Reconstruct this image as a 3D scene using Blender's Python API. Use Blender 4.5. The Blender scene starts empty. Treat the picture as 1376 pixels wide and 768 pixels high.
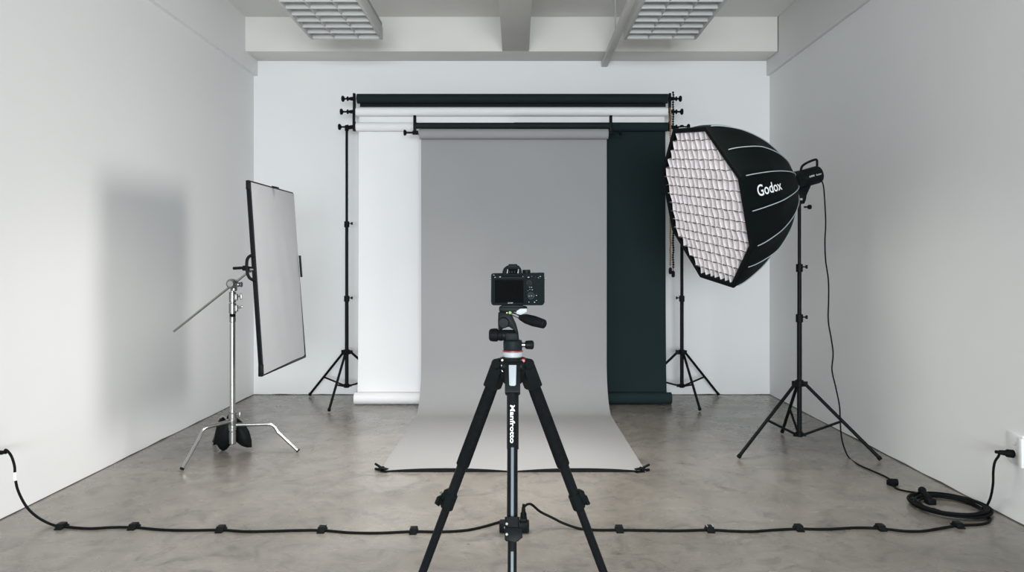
import bpy, bmesh, math, random
from mathutils import Vector, Matrix
C = bpy.context.scene.collection
scn = bpy.context.scene
V = Vector
random.seed(4)

# ---------------------------------------------------------------- camera, light, exposure
F = 1000.0; CX, CY, EYE = 695.0, 355.0, 1.3
cam_d = bpy.data.cameras.new('camera'); cam = bpy.data.objects.new('camera', cam_d); C.objects.link(cam)
cam.location = (0, 0, EYE); cam.rotation_euler = (math.pi/2, 0, 0)
cam_d.sensor_width = 36; cam_d.lens = 36*F/1376
cam_d.shift_x = -(CX-688)/1376; cam_d.shift_y = -(384-CY)/1376
cam_d.clip_start = 0.05
scn.camera = cam
scn.view_settings.view_transform = 'Standard'; scn.view_settings.look = 'None'
scn.view_settings.gamma = 1; scn.view_settings.use_curve_mapping = False
scn.view_settings.exposure = 0.0
w = bpy.data.worlds.new('sky'); scn.world = w; w.use_nodes = True
w.node_tree.nodes['Background'].inputs[0].default_value = (0.80, 0.90, 1.0, 1)
w.node_tree.nodes['Background'].inputs[1].default_value = 1.0

def area(name, loc, direction, sx, sy, power, color, spread=180, shape='RECTANGLE'):
    d = bpy.data.lights.new(name, 'AREA'); d.shape = shape; d.size = sx; d.size_y = sy
    d.energy = power; d.color = color; d.spread = math.radians(spread)
    o = bpy.data.objects.new(name, d); C.objects.link(o); o.location = loc
    o.rotation_euler = V(direction).to_track_quat('-Z', 'Y').to_euler(); return o
area('window_daylight', (0.15, -5.62, 1.35), (-0.08, 1, -0.06), 3.9, 1.9, 330, (0.905, 0.965, 1.0), spread=110)
for lx, pw in ((-0.75, 30), (0.75, 19)): area('overhead_fill', (lx, 4.3, 3.15), (0, 0.05, -1), 0.6, 1.2, pw, (1.0, 0.96, 0.90), spread=105)  # unseen overhead fill added to brighten floor and grey sweep; fixtures stay unlit

# softbox frame (used by its lamp and by its body)
SC = V((1.257, 5.03, 1.69))                                  # centre of the front
SN = V((-0.93, -0.21, -0.262)).normalized()                  # where it faces
SA = -SN
area('softbox_lamp', SC+SN*0.012, SN, 1.06, 1.06, 24, (1.0, 0.965, 0.94), spread=120, shape='DISK')

def P(px, py, Y): return V(((px-CX)*Y/F, Y, EYE-(py-CY)*Y/F))
def G(px, py, z=0.0):
    Y = (EYE-z)*F/(py-CY); return V(((px-CX)*Y/F, Y, z))

# ---------------------------------------------------------------- materials
def mat(name, col, rough=0.5, metal=0.0, noise=0.0, nscale=8.0, bump=0.0, bscale=60.0, coat=0.0, trans=None, sheen=0.0):
    m = bpy.data.materials.new(name); m.use_nodes = True; n = m.node_tree.nodes; l = m.node_tree.links
    b = n['Principled BSDF']; b.inputs['Base Color'].default_value = (*col, 1)
    b.inputs['Roughness'].default_value = rough; b.inputs['Metallic'].default_value = metal
    if max(col) < 0.03: b.inputs['Specular IOR Level'].default_value = 0.07
    if coat: b.inputs['Coat Weight'].default_value = coat
    if sheen: b.inputs['Sheen Weight'].default_value = sheen
    tc = n.new('ShaderNodeTexCoord')
    if noise:
        t = n.new('ShaderNodeTexNoise'); t.inputs['Scale'].default_value = nscale; t.inputs['Detail'].default_value = 6
        r = n.new('ShaderNodeMapRange'); r.inputs['From Min'].default_value = 0.3; r.inputs['From Max'].default_value = 0.7
        r.inputs['To Min'].default_value = 1-noise; r.inputs['To Max'].default_value = 1+noise
        mx = n.new('ShaderNodeVectorMath'); mx.operation = 'SCALE'; mx.inputs[0].default_value = col
        l.new(tc.outputs['Object'], t.inputs['Vector']); l.new(t.outputs['Fac'], r.inputs['Value'])
        l.new(r.outputs[0], mx.inputs['Scale']); l.new(mx.outputs[0], b.inputs['Base Color'])
    if bump:
        t2 = n.new('ShaderNodeTexNoise'); t2.inputs['Scale'].default_value = bscale; t2.inputs['Detail'].default_value = 4
        bp = n.new('ShaderNodeBump'); bp.inputs['Strength'].default_value = bump; bp.inputs['Distance'].default_value = 0.01
        l.new(tc.outputs['Object'], t2.inputs['Vector']); l.new(t2.outputs['Fac'], bp.inputs['Height']); l.new(bp.outputs[0], b.inputs['Normal'])
    return m

def floor_mat():
    m = bpy.data.materials.new('polished_concrete'); m.use_nodes = True; n = m.node_tree.nodes; l = m.node_tree.links
    b = n['Principled BSDF']; tc = n.new('ShaderNodeTexCoord')
    def noise(scale, detail, dist=0.0, sc=(1, 1, 1), rough=0.55):
        mp = n.new('ShaderNodeMapping'); mp.inputs['Scale'].default_value = sc
        t = n.new('ShaderNodeTexNoise'); t.inputs['Scale'].default_value = scale; t.inputs['Detail'].default_value = detail
        t.inputs['Distortion'].default_value = dist; t.inputs['Roughness'].default_value = rough
        l.new(tc.outputs['Object'], mp.inputs['Vector']); l.new(mp.outputs[0], t.inputs['Vector']); return t
    def ramp(src, stops):
        r = n.new('ShaderNodeValToRGB'); e = r.color_ramp.elements
        while len(e) < len(stops): e.new(0.5)
        for k, (p, c) in enumerate(stops): e[k].position = p; e[k].color = (*c, 1)
        l.new(src, r.inputs[0]); return r
    def mix(a, bb, mode, fac):
        x = n.new('ShaderNodeMixRGB'); x.blend_type = mode
        if isinstance(fac, float): x.inputs[0].default_value = fac
        else: l.new(fac, x.inputs[0])
        l.new(a, x.inputs[1]); l.new(bb, x.inputs[2]); return x.outputs[0]
    base = ramp(noise(1.1, 8, 0.6).outputs['Fac'], [(0.28, (0.150, 0.137, 0.118)), (0.5, (0.203, 0.188, 0.167)), (0.74, (0.272, 0.253, 0.229))])
    mott = ramp(noise(5.5, 10, 1.2, rough=0.68).outputs['Fac'], [(0.3, (0.55, 0.56, 0.56)), (0.48, (0.98, 0.98, 0.98)), (0.72, (1.2, 1.18, 1.15))])
    fine = ramp(noise(34, 8, 0.3, (1, 1.4, 1)).outputs['Fac'], [(0.3, (0.90, 0.90, 0.90)), (0.6, (1.05, 1.05, 1.05))])
    c = mix(base.outputs[0], mott.outputs[0], 'MULTIPLY', 0.9); c = mix(c, fine.outputs[0], 'MULTIPLY', 0.7)
    vo = n.new('ShaderNodeTexVoronoi'); vo.feature = 'DISTANCE_TO_EDGE'; vo.inputs['Scale'].default_value = 0.75
    dn = noise(2.6, 6, 0.2); va = n.new('ShaderNodeVectorMath'); va.operation = 'ADD'
    l.new(tc.outputs['Object'], va.inputs[0]); l.new(dn.outputs['Color'], va.inputs[1]); l.new(va.outputs[0], vo.inputs['Vector'])
    crack = ramp(vo.outputs['Distance'], [(0.0, (0, 0, 0)), (0.006, (1, 1, 1))])
    msk = ramp(noise(1.7, 3).outputs['Fac'], [(0.5, (0, 0, 0)), (0.6, (0.55, 0.55, 0.55))])
    dark = n.new('ShaderNodeRGB'); dark.outputs[0].default_value = (0.10, 0.09, 0.08, 1)
    inv = n.new('ShaderNodeInvert'); l.new(crack.outputs[0], inv.inputs['Color'])
    mm = n.new('ShaderNodeMath'); mm.operation = 'MULTIPLY'; l.new(inv.outputs[0], mm.inputs[0]); l.new(msk.outputs[0], mm.inputs[1])
    c = mix(c, dark.outputs[0], 'MIX', mm.outputs[0])
    sp = ramp(noise(16, 2).outputs['Fac'], [(0.0, (1, 1, 1)), (0.2, (1, 1, 1)), (0.24, (0, 0, 0))])
    c = mix(c, dark.outputs[0], 'MIX', sp.outputs[0])
    l.new(c, b.inputs['Base Color'])
    rr = n.new('ShaderNodeMapRange'); rr.inputs['To Min'].default_value = 0.12; rr.inputs['To Max'].default_value = 0.42
    l.new(noise(3.0, 6, 0.8).outputs['Fac'], rr.inputs['Value']); l.new(rr.outputs[0], b.inputs['Roughness'])
    b.inputs['Specular IOR Level'].default_value = 0.6
    bp = n.new('ShaderNodeBump'); bp.inputs['Strength'].default_value = 0.08; bp.inputs['Distance'].default_value = 0.004
    l.new(noise(9, 8).outputs['Fac'], bp.inputs['Height']); l.new(bp.outputs[0], b.inputs['Normal'])
    return m

M = dict(
    wall=mat('white_wall_paint', (0.80, 0.805, 0.805), 0.75, noise=0.015, nscale=1.3, bump=0.12, bscale=7),
    ceil=mat('ceiling_paint', (0.72, 0.71, 0.68), 0.8, noise=0.02, nscale=3, bump=0.15, bscale=9),
    floor=floor_mat(),
    gap=mat('joint_shade', (0.07, 0.065, 0.06), 0.9, noise=0.3, nscale=6),
    blackp=mat('black_paper', (0.014, 0.020, 0.020), 0.6, noise=0.06, nscale=3),
    charcoal=mat('charcoal_paper', (0.015, 0.026, 0.028), 0.85, noise=0.05, nscale=2),
    whitep=mat('white_paper', (0.81, 0.81, 0.815), 0.7, noise=0.01, nscale=2),
    greyp=mat('grey_paper', (0.285, 0.285, 0.288), 0.8, noise=0.02, nscale=1.5),
    under=mat('underside_shade', (0.012, 0.013, 0.014), 0.9, noise=0.1),
    metal=mat('black_metal', (0.007, 0.008, 0.009), 0.42, noise=0.1, nscale=20),
    plastic=mat('black_plastic', (0.006, 0.008, 0.0085), 0.45, noise=0.1, nscale=20),
    rubber=mat('black_rubber', (0.005, 0.006, 0.0065), 0.6, noise=0.1, nscale=30),
    foam=mat('black_foam', (0.006, 0.007, 0.0075), 0.9, noise=0.15, nscale=80, bump=0.3, bscale=300),
    knobm=mat('knob_plastic', (0.010, 0.014, 0.016), 0.5, noise=0.1),
    leather=mat('camera_leatherette', (0.005, 0.009, 0.010), 0.6, noise=0.1, bump=0.3, bscale=900),
    screen=mat('camera_screen_glass', (0.0015, 0.002, 0.002), 0.6, noise=0.05),
    chrome=mat('chrome', (0.42, 0.42, 0.415), 0.24, metal=1.0, noise=0.05, nscale=15),
    steel=mat('brushed_steel', (0.28, 0.28, 0.275), 0.36, metal=1.0, noise=0.08, nscale=30),
    alu=mat('grey_aluminium', (0.12, 0.15, 0.17), 0.45, metal=0.0, noise=0.05),
    pale=mat('pale_grey_plastic', (0.34, 0.37, 0.39), 0.5, noise=0.02),
    red=mat('red_plastic', (0.38, 0.03, 0.025), 0.4, noise=0.05),
    ringred=mat('red_ring', (0.24, 0.03, 0.028), 0.4, noise=0.05),
    green=mat('level_green', (0.12, 0.30, 0.09), 0.5, noise=0.05),
    yellow=mat('yellow_dot', (0.6, 0.5, 0.08), 0.4, noise=0.05),
    white=mat('white_print', (0.85, 0.86, 0.86), 0.5, noise=0.02),
    fabric=mat('softbox_fabric', (0.0025, 0.0045, 0.0045), 0.6, noise=0.15, nscale=4, bump=0.25, bscale=5),
    piping=mat('reflective_piping', (0.36, 0.42, 0.43), 0.5, noise=0.05),
    gridw=mat('grid_fabric', (0.74, 0.70, 0.71), 0.65, noise=0.05, nscale=14),
    gridb=mat('grid_dark_edge', (0.085, 0.08, 0.085), 0.8, noise=0.2, nscale=40),
    silver=mat('scrim_cloth', (0.345, 0.355, 0.37), 0.62, noise=0.03, nscale=4, bump=0.1, bscale=5),
    lamp=mat('fixture_enamel', (0.50, 0.51, 0.505), 0.5, noise=0.01),
    lampin=mat('fixture_recess', (0.33, 0.335, 0.335), 0.6, noise=0.02),
    tan=mat('tan_beads', (0.30, 0.16, 0.085), 0.5, noise=0.2, nscale=40),
    outlet=mat('outlet_plastic', (0.82, 0.83, 0.84), 0.35, noise=0.01),
    bag=mat('sandbag_nylon', (0.006, 0.008, 0.008), 0.5, noise=0.2, nscale=12, bump=0.4, bscale=25),
)
M['screen'].node_tree.nodes['Principled BSDF'].inputs['Specular IOR Level'].default_value = 0.02
d = bpy.data.materials.new('softbox_diffuser'); d.use_nodes = True
pb = d.node_tree.nodes['Principled BSDF']; pb.inputs['Base Color'].default_value = (0.8, 0.78, 0.78, 1)
pb.inputs['Emission Color'].default_value = (1.0, 0.93, 0.92, 1); pb.inputs['Emission Strength'].default_value = 0.4
M['diff'] = d

# ---------------------------------------------------------------- mesh helpers
def basis(dr):
    dr = V(dr).normalized(); a = V((0, 0, 1)) if abs(dr.z) < 0.9 else V((0, 1, 0))
    u = dr.cross(a).normalized(); return u, dr.cross(u).normalized(), dr

class MB:
    def __init__(s): s.b = bmesh.new()
    def ring(s, c, u, v, r, n): return [s.b.verts.new(c+u*(r*math.cos(2*math.pi*k/n))+v*(r*math.sin(2*math.pi*k/n))) for k in range(n)]
    def bridge(s, A, B):
        n = len(A)
        for k in range(n): s.b.faces.new((A[k], A[(k+1) % n], B[(k+1) % n], B[k]))
    def lathe(s, p, dr, prof, n=24):
        p = V(p); u, v, dr = basis(dr); prev = None
        for (t, r) in prof:
            R = s.ring(p+dr*t, u, v, max(r, 1e-5), n)
            if prev: s.bridge(prev, R)
            else: s.b.faces.new(R[::-1])
            prev = R
        s.b.faces.new(prev); return s
    def cyl(s, a, b, r, r2=None, n=20, bev=0.0):
        a, b = V(a), V(b); L = (b-a).length; r2 = r if r2 is None else r2
        if bev: return s.lathe(a, b-a, [(0, r-bev), (bev, r), (L-bev, r2), (L, r2-bev)], n)
        return s.lathe(a, b-a, [(0, r), (L, r2)], n)
    def tube(s, pts, r, n=10):
        pts = [V(p) for p in pts]; prev = None; u = None
        for i, p in enumerate(pts):
            t = (pts[min(i+1, len(pts)-1)]-pts[max(i-1, 0)]).normalized()
            if u is None: u = basis(t)[0]
            else: u = (u-t*u.dot(t)).normalized()
            R = s.ring(p, u, t.cross(u), r, n)
            if prev: s.bridge(prev, R)
            else: s.b.faces.new(R[::-1])
            prev = R
        s.b.faces.new(prev); return s
    def box(s, c, size, bev=0.0, rot=None):
        g = bmesh.ops.create_cube(s.b, size=1.0)['verts']; c = V(c); R = rot or Matrix.Identity(3)
        if rot is not None: R = rot.to_3x3()
        for v in g: v.co = c+R@V((v.co.x*size[0], v.co.y*size[1], v.co.z*size[2]))
        if bev: bmesh.ops.bevel(s.b, geom=list({e for v in g for e in v.link_edges}), offset=bev, segments=2, profile=0.5, affect='EDGES')
        return s
    def prism(s, pts, vec, bev=0.0):
        vec = V(vec); A = [s.b.verts.new(V(p)) for p in pts]; B = [s.b.verts.new(V(p)+vec) for p in pts]
        fs = [s.b.faces.new(A), s.b.faces.new(B[::-1])]; n = len(A)
        for k in range(n): fs.append(s.b.faces.new((A[k], B[k], B[(k+1) % n], A[(k+1) % n])))
        bmesh.ops.recalc_face_normals(s.b, faces=fs)
        if bev: bmesh.ops.bevel(s.b, geom=list({e for f in fs[:2] for e in f.edges}), offset=bev, segments=2, profile=0.5, affect='EDGES')
        return s
    def sphere(s, c, r, sc=(1, 1, 1), seg=16):
        g = bmesh.ops.create_uvsphere(s.b, u_segments=seg, v_segments=max(8, seg//2), radius=1)['verts']
        for v in g: v.co = V(c)+V((v.co.x*r*sc[0], v.co.y*r*sc[1], v.co.z*r*sc[2]))
        return s
    def pillow(s, outline, depth, rings=5):
        """closed stuffed shape from an outline in the XZ plane"""
        o = [V(p) for p in outline]; c = sum(o, V())/len(o); sides = []
        for sg in (-1, 1):
            prev = None
            for k in range(rings+1):
                f = k/rings
                R = [s.b.verts.new(p.lerp(c, f*0.92)+V((0, sg*depth*math.sqrt(max(0, 1-(1-f)**2)), 0))) for p in o]
                if prev: s.bridge(prev, R)
                prev = R
            s.b.faces.new(prev); sides.append(0)
        bmesh.ops.remove_doubles(s.b, verts=s.b.verts[:], dist=1e-5)
        return s
    def sheet(s, prof, x0, x1, nx=12, th=0.0015, fn=None):
        """paper sheet: profile of (y, z) points swept across x, with real thickness"""
        n = len(prof); nor = []
        for i in range(n):
            a = prof[max(i-1, 0)]; b = prof[min(i+1, n-1)]; t = V((0, b[0]-a[0], b[1]-a[1])).normalized()
            nor.append(V((0, t.z, -t.y)))
        L = []
        for sg in (0, 1):
            rows = []
            for i, (y, z) in enumerate(prof):
                row = []
                for j in range(nx+1):
                    q = V((x0+(x1-x0)*j/nx, y, z))+nor[i]*(th*sg)
                    if fn: q = fn(q, i/(n-1), j/nx)
                    row.append(s.b.verts.new(q))
                rows.append(row)
            L.append(rows)
        A, B = L
        for i in range(n-1):
            for j in range(nx):
                s.b.faces.new((A[i][j], A[i][j+1], A[i+1][j+1], A[i+1][j])); s.b.faces.new((B[i][j], B[i+1][j], B[i+1][j+1], B[i][j+1]))
            s.b.faces.new((A[i][0], A[i+1][0], B[i+1][0], B[i][0])); s.b.faces.new((A[i][nx], B[i][nx], B[i+1][nx], A[i+1][nx]))
        for j in range(nx):
            s.b.faces.new((A[0][j], B[0][j], B[0][j+1], A[0][j+1])); s.b.faces.new((A[-1][j], A[-1][j+1], B[-1][j+1], B[-1][j]))
        return s

def worldloc(o):
    v = V((0, 0, 0))
    while o is not None: v = v+V(o.location); o = o.parent
    return v
def part(name, mb, m, parent=None, at=None, ang=38, recalc=True):
    off = worldloc(parent)+(V(at) if at is not None else V((0, 0, 0)))
    for v in mb.b.verts: v.co = v.co-off
    if recalc: bmesh.ops.recalc_face_normals(mb.b, faces=mb.b.faces[:])
    me = bpy.data.meshes.new(name); 
    for f in mb.b.faces: f.smooth = True
    mb.b.to_mesh(me); mb.b.free(); me.set_sharp_from_angle(angle=math.radians(ang))
    me.materials.append(M[m] if isinstance(m, str) else m)
    o = bpy.data.objects.new(name, me); C.objects.link(o)
    if parent is not None: o.parent = parent
    if at is not None: o.location = at
    return o
def tag(o, label, cat, group=None):
    o['label'] = label; o['category'] = cat
    if group: o['group'] = group
    return o
def thing(name, label, cat, loc, group=None):
    o = bpy.data.objects.new(name, None); C.objects.link(o); o.location = V(loc); o.empty_display_size = 0.05
    return tag(o, label, cat, group)
def struct(name, mb, m, parent=None):
    o = part(name, mb, m, parent)
    if parent is None: o['kind'] = 'structure'
    return o
def catmull(pts, k=8):
    pts = [V(p) for p in pts]; out = []
    for i in range(len(pts)-1):
        a = pts[max(i-1, 0)]; b = pts[i]; c = pts[i+1]; e = pts[min(i+2, len(pts)-1)]
        for j in range(k):
            t = j/k
            out.append(0.5*((2*b)+(c-a)*t+(2*a-5*b+4*c-e)*t*t+(3*b-a-3*c+e)*t**3))
    out.append(pts[-1]); return out
def text_geom(body, size, offset=0.0):
    cu = bpy.data.curves.new('lettering_source', 'FONT'); cu.body = body; cu.size = size; cu.offset = offset; cu.resolution_u = 3
    o = bpy.data.objects.new('lettering_source', cu); C.objects.link(o)
    bpy.context.view_layer.update()
    me = bpy.data.meshes.new_from_object(o.evaluated_get(bpy.context.evaluated_depsgraph_get()))
    vs = [v.co.copy() for v in me.vertices]; fs = [tuple(p.vertices) for p in me.polygons]
    bpy.data.objects.remove(o); bpy.data.curves.remove(cu); bpy.data.meshes.remove(me)
    x0 = min(v.x for v in vs); x1 = max(v.x for v in vs); y0 = min(v.y for v in vs); y1 = max(v.y for v in vs)
    return vs, fs, (x0, x1, y0, y1)
def lettering(body, fn, m, parent, name='lettering', offset=0.0):
    """fn maps (u 0..1, v 0..1) of the word's box to a point on a surface"""
    vs, fs, (x0, x1, y0, y1) = text_geom(body, 1.0, offset); mb = MB()
    bv = [mb.b.verts.new(fn((v.x-x0)/(x1-x0), (v.y-y0)/(y1-y0))) for v in vs]
    for f in fs:
        try: mb.b.faces.new([bv[i] for i in f])
        except ValueError: pass
    return part(name, mb, m, parent, recalc=False)

# ---------------------------------------------------------------- room
XL, XR, YB, YF, ZC = -2.63, 2.52, 7.43, -5.5, 3.66
struct('floor', MB().box(((XL+XR)/2, (YB+YF)/2, -0.05), (XR-XL+0.3, YB-YF+0.3, 0.1)), 'floor')
struct('wall_left', MB().box((XL-0.06, (YB+YF)/2, ZC/2), (0.12, YB-YF, ZC)), 'wall')
struct('wall_right', MB().box((XR+0.06, (YB+YF)/2, ZC/2), (0.12, YB-YF, ZC)), 'wall')
struct('wall_back', MB().box(((XL+XR)/2, YB+0.06, ZC/2), (XR-XL+0.24, 0.12, ZC)), 'wall')
wf = MB(); wx0, wx1, wz0, wz1 = -2.2, 2.1, 0.35, 2.4
wf.box(((XL-0.12+wx0)/2, YF-0.06, ZC/2), (wx0-XL+0.12, 0.12, ZC)); wf.box(((XR+0.12+wx1)/2, YF-0.06, ZC/2), (XR+0.12-wx1, 0.12, ZC))
wf.box(((wx0+wx1)/2, YF-0.06, wz0/2), (wx1-wx0, 0.12, wz0)); wf.box(((wx0+wx1)/2, YF-0.06, (wz1+ZC)/2), (wx1-wx0, 0.12, ZC-wz1))
struct('wall_front', wf, 'wall')
wn = MB()
for k in range(5):
    x = wx0+0.02+(wx1-wx0-0.04)*k/4; wn.box((x, YF-0.03, (wz0+wz1)/2), (0.04, 0.05, wz1-wz0))
for z in (wz0+0.02, (wz0+wz1)/2+0.3, wz1-0.02): wn.box(((wx0+wx1)/2, YF-0.03, z), (wx1-wx0, 0.046, 0.04))
struct('window_1', wn, 'metal')
struct('ceiling', MB().box(((XL+XR)/2, (YB+YF)/2, ZC+0.05), (XR-XL+0.24, YB-YF+0.24, 0.1)), 'ceil')
BZ, BY = 3.328, 7.09
struct('trim_1', MB().box((XL+0.02, (YB+YF)/2, (3.18+ZC)/2), (0.04, YB-YF-0.002, ZC-3.18)), 'wall')
struct('trim_2', MB().box((XR-0.016, (YB+YF)/2, (3.18+ZC)/2), (0.032, YB-YF-0.002, ZC-3.18), 0.004), 'wall')
struct('trim_3', MB().box(((XL+XR)/2, (YB+BY)/2, (BZ+ZC)/2), (XR-XL-0.075, YB-BY, ZC-BZ), 0.006), 'ceil')
struct('trim_4', MB().box((-0.0145, (BY+YF)/2, (BZ+ZC)/2), (0.255, BY-YF, ZC-BZ), 0.006), 'ceil')
# dark uneven strip standing in for gap shade where walls meet the slab
def joint(name, a, b, inward):
    mb = MB(); a, b = V(a), V(b); n = 60; dr = (b-a)/n; inn = V(inward)
    A = []; B = []
    for k in range(n+1):
        h = 0.004+0.006*random.random()**2; wd = 0.003+0.004*random.random()
        q = a+dr*k; A.append(q+V((0, 0, h))+inn*0.0008); B.append(q+inn*wd+V((0, 0, 0.0012)))
    va = [mb.b.verts.new(p) for p in A]; vb = [mb.b.verts.new(p) for p in B]; vc = [mb.b.verts.new(V((p.x, p.y, 0))-inn*0.001) for p in A]
    for k in range(n):
        mb.b.faces.new((va[k], va[k+1], vb[k+1], vb[k])); mb.b.faces.new((va[k+1], va[k], vc[k], vc[k+1])); mb.b.faces.new((vb[k], vb[k+1], vc[k+1], vc[k]))
    struct(name, mb, 'gap')
joint('gap_shade_left', (XL, YF, 0), (XL, YB, 0), (1, 0, 0)); joint('gap_shade_right', (XR, YF, 0), (XR, YB, 0), (-1, 0, 0)); joint('gap_shade_back', (XL, YB, 0), (XR, YB, 0), (0, -1, 0))

# cable trunk hung under the ceiling, right of the middle
t = thing('cable_trunk', 'white square cable trunk running to the back wall beside the right ceiling fixture', 'cable trunk', (0.87, 7.4, 3.27))
part('duct', MB().box((0.87, 5.4, 3.295), (0.062, 4.05, 0.055), 0.006), 'ceil', t)
for y in (4.2, 5.35, 6.6):
    part('hanger_rod', MB().cyl((0.87, y, 3.318), (0.87, y, ZC), 0.006), 'lamp', t)

# ---------------------------------------------------------------- ceiling fixtures
def fixture(x0, x1, label):
    y0, y1, z = 5.0, 6.2, 3.17; h = 0.10; cx = (x0+x1)/2; cy = (y0+y1)/2
    t = thing('ceiling_light', label, 'ceiling light', (cx, cy, z), 'louvred ceiling light fixtures')
    f = MB(); e = 0.022
    f.box((x0+e/2, cy, z+h/2), (e, y1-y0, h), 0.002); f.box((x1-e/2, cy, z+h/2), (e, y1-y0, h), 0.002)
    f.box((cx, y0+e/2, z+h/2), (x1-x0-2*e, e, h), 0.002); f.box((cx, y1-e/2, z+h/2), (x1-x0-2*e, e, h), 0.002)
    part('frame', f, 'lamp', t)
    hb = MB(); hb.box((cx, cy, z+h+0.02), (x1-x0-0.01, y1-y0-0.01, 0.04), 0.004); part('housing', hb, 'lampin', t)
    n = 8; pitch = (y1-y0-2*e)/n
    for k in range(1, n):
        yy = y0+e+pitch*k; b = MB()
        b.prism([(x0+e, yy-0.006, z+0.002), (x0+e, yy+0.006, z+0.002), (x0+e, yy+0.022, z+0.062), (x0+e, yy-0.022, z+0.062)], (x1-x0-2*e, 0, 0))
        part('cross_louver', b, 'lamp', t)
    b = MB(); b.prism([(x0+e, y1-e, z+0.003), (x0+e, y1-e-0.008, z+0.003), (x0+e, y1-e-0.026, z+0.062), (x0+e, y1-e, z+0.062)], (x1-x0-2*e, 0, 0)); part('cross_louver', b, 'lamp', t)
    for k in (1, 2):
        xx = x0+(x1-x0)*k/3; b = MB()
        b.prism([(xx-0.003, y0+e, z+0.004), (xx+0.003, y0+e, z+0.004), (xx+0.012, y0+e, z+0.060), (xx-0.012, y0+e, z+0.060)], (0, y1-y0-2*e, 0))
        part('long_louver', b, 'lamp', t)
    for k in range(3):
        xx = x0+(x1-x0)*(k+0.5)/3; part('lamp_tube', MB().cyl((xx, y0+0.06, z+0.082), (xx, y1-0.06, z+0.082), 0.013), 'white', t)
    for xx in (x0+0.08, x1-0.08):
        for yy in (y0+0.15, y1-0.3): part('hanger_rod', MB().cyl((xx, yy, z+h+0.038), (xx, yy, ZC), 0.004), 'lamp', t)
    return t
fixture(-1.717, -1.119, 'white louvred ceiling light on the left side of the room')
fixture(0.887, 1.49, 'white louvred ceiling light on the right, beside the cable trunk')

# ---------------------------------------------------------------- backdrop stands
def clamp_collar(mb, c, r, s=1):
    c = V(c); mb.cyl(c-V((0, 0, 0.028)), c+V((0, 0, 0.028)), r+0.008, bev=0.003)
def tripod_stand(t, bx, by, z_bot, z_col, z_top, feet, joints, r, spread=0.55, knob=1):
    zs = [z_bot-0.01]+sorted(joints)+[z_top]; rr = r
    for k in range(len(zs)-1):
        part('pole_section', MB().cyl((bx, by, zs[k]), (bx, by, zs[k+1]), rr), 'metal', t); rr -= 0.0025
    for k, z in enumerate(sorted(joints)):
        mb = MB(); clamp_collar(mb, (bx, by, z), r-0.0015*k)
        c = part('collar', mb, 'plastic', t)
        kb = MB(); q = V((bx+knob*(r+0.006), by-0.004, z+0.008)); kb.cyl(q, q+V((knob*0.018, 0, 0)), 0.005, n=10)
        kb.box(q+V((knob*0.026, 0, 0)), (0.016, 0.008, 0.026), 0.003); part('knob', kb, 'plastic', c)
    cm = MB(); cm.cyl((bx, by, z_col-0.02), (bx, by, z_col+0.025), r+0.012, bev=0.004)
    cm2 = MB(); cm2.cyl((bx, by, z_bot-0.018), (bx, by, z_bot+0.018), r+0.008, bev=0.004)
    dirs = []
    for f in feet:
        dr = V((f[0]-bx, f[1]-by, 0)).normalized(); dirs.append(dr)
        cm.box(V((bx, by, z_col))+dr*(r+0.022), (0.03, 0.03, 0.034), 0.003, Matrix.Rotation(math.atan2(dr.y, dr.x), 3, 'Z'))
        cm2.box(V((bx, by, z_bot))+dr*(r+0.015), (0.026, 0.022, 0.02), 0.003, Matrix.Rotation(math.atan2(dr.y, dr.x), 3, 'Z'))
    part('leg_hub', cm, 'plastic', t); part('brace_hub', cm2, 'plastic', t)
    for f, dr in zip(feet, dirs):
        a = V((bx, by, z_col-0.004))+dr*(r+0.026); b = V((f[0], f[1], 0.016))
        lg = part('leg', MB().cyl(a, b, 0.0115), 'metal', t)
        dd = (b-a).normalized(); part('rubber_foot', MB().cyl(b-dd*0.022, V((f[0], f[1], 0.014)), 0.0145, bev=0.003), 'rubber', lg)
        m_ = a.lerp(b, spread); part('brace', MB().cyl(V((bx, by, z_bot))+dr*(r+0.015), m_, 0.0085, n=12), 'metal', t)

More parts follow.
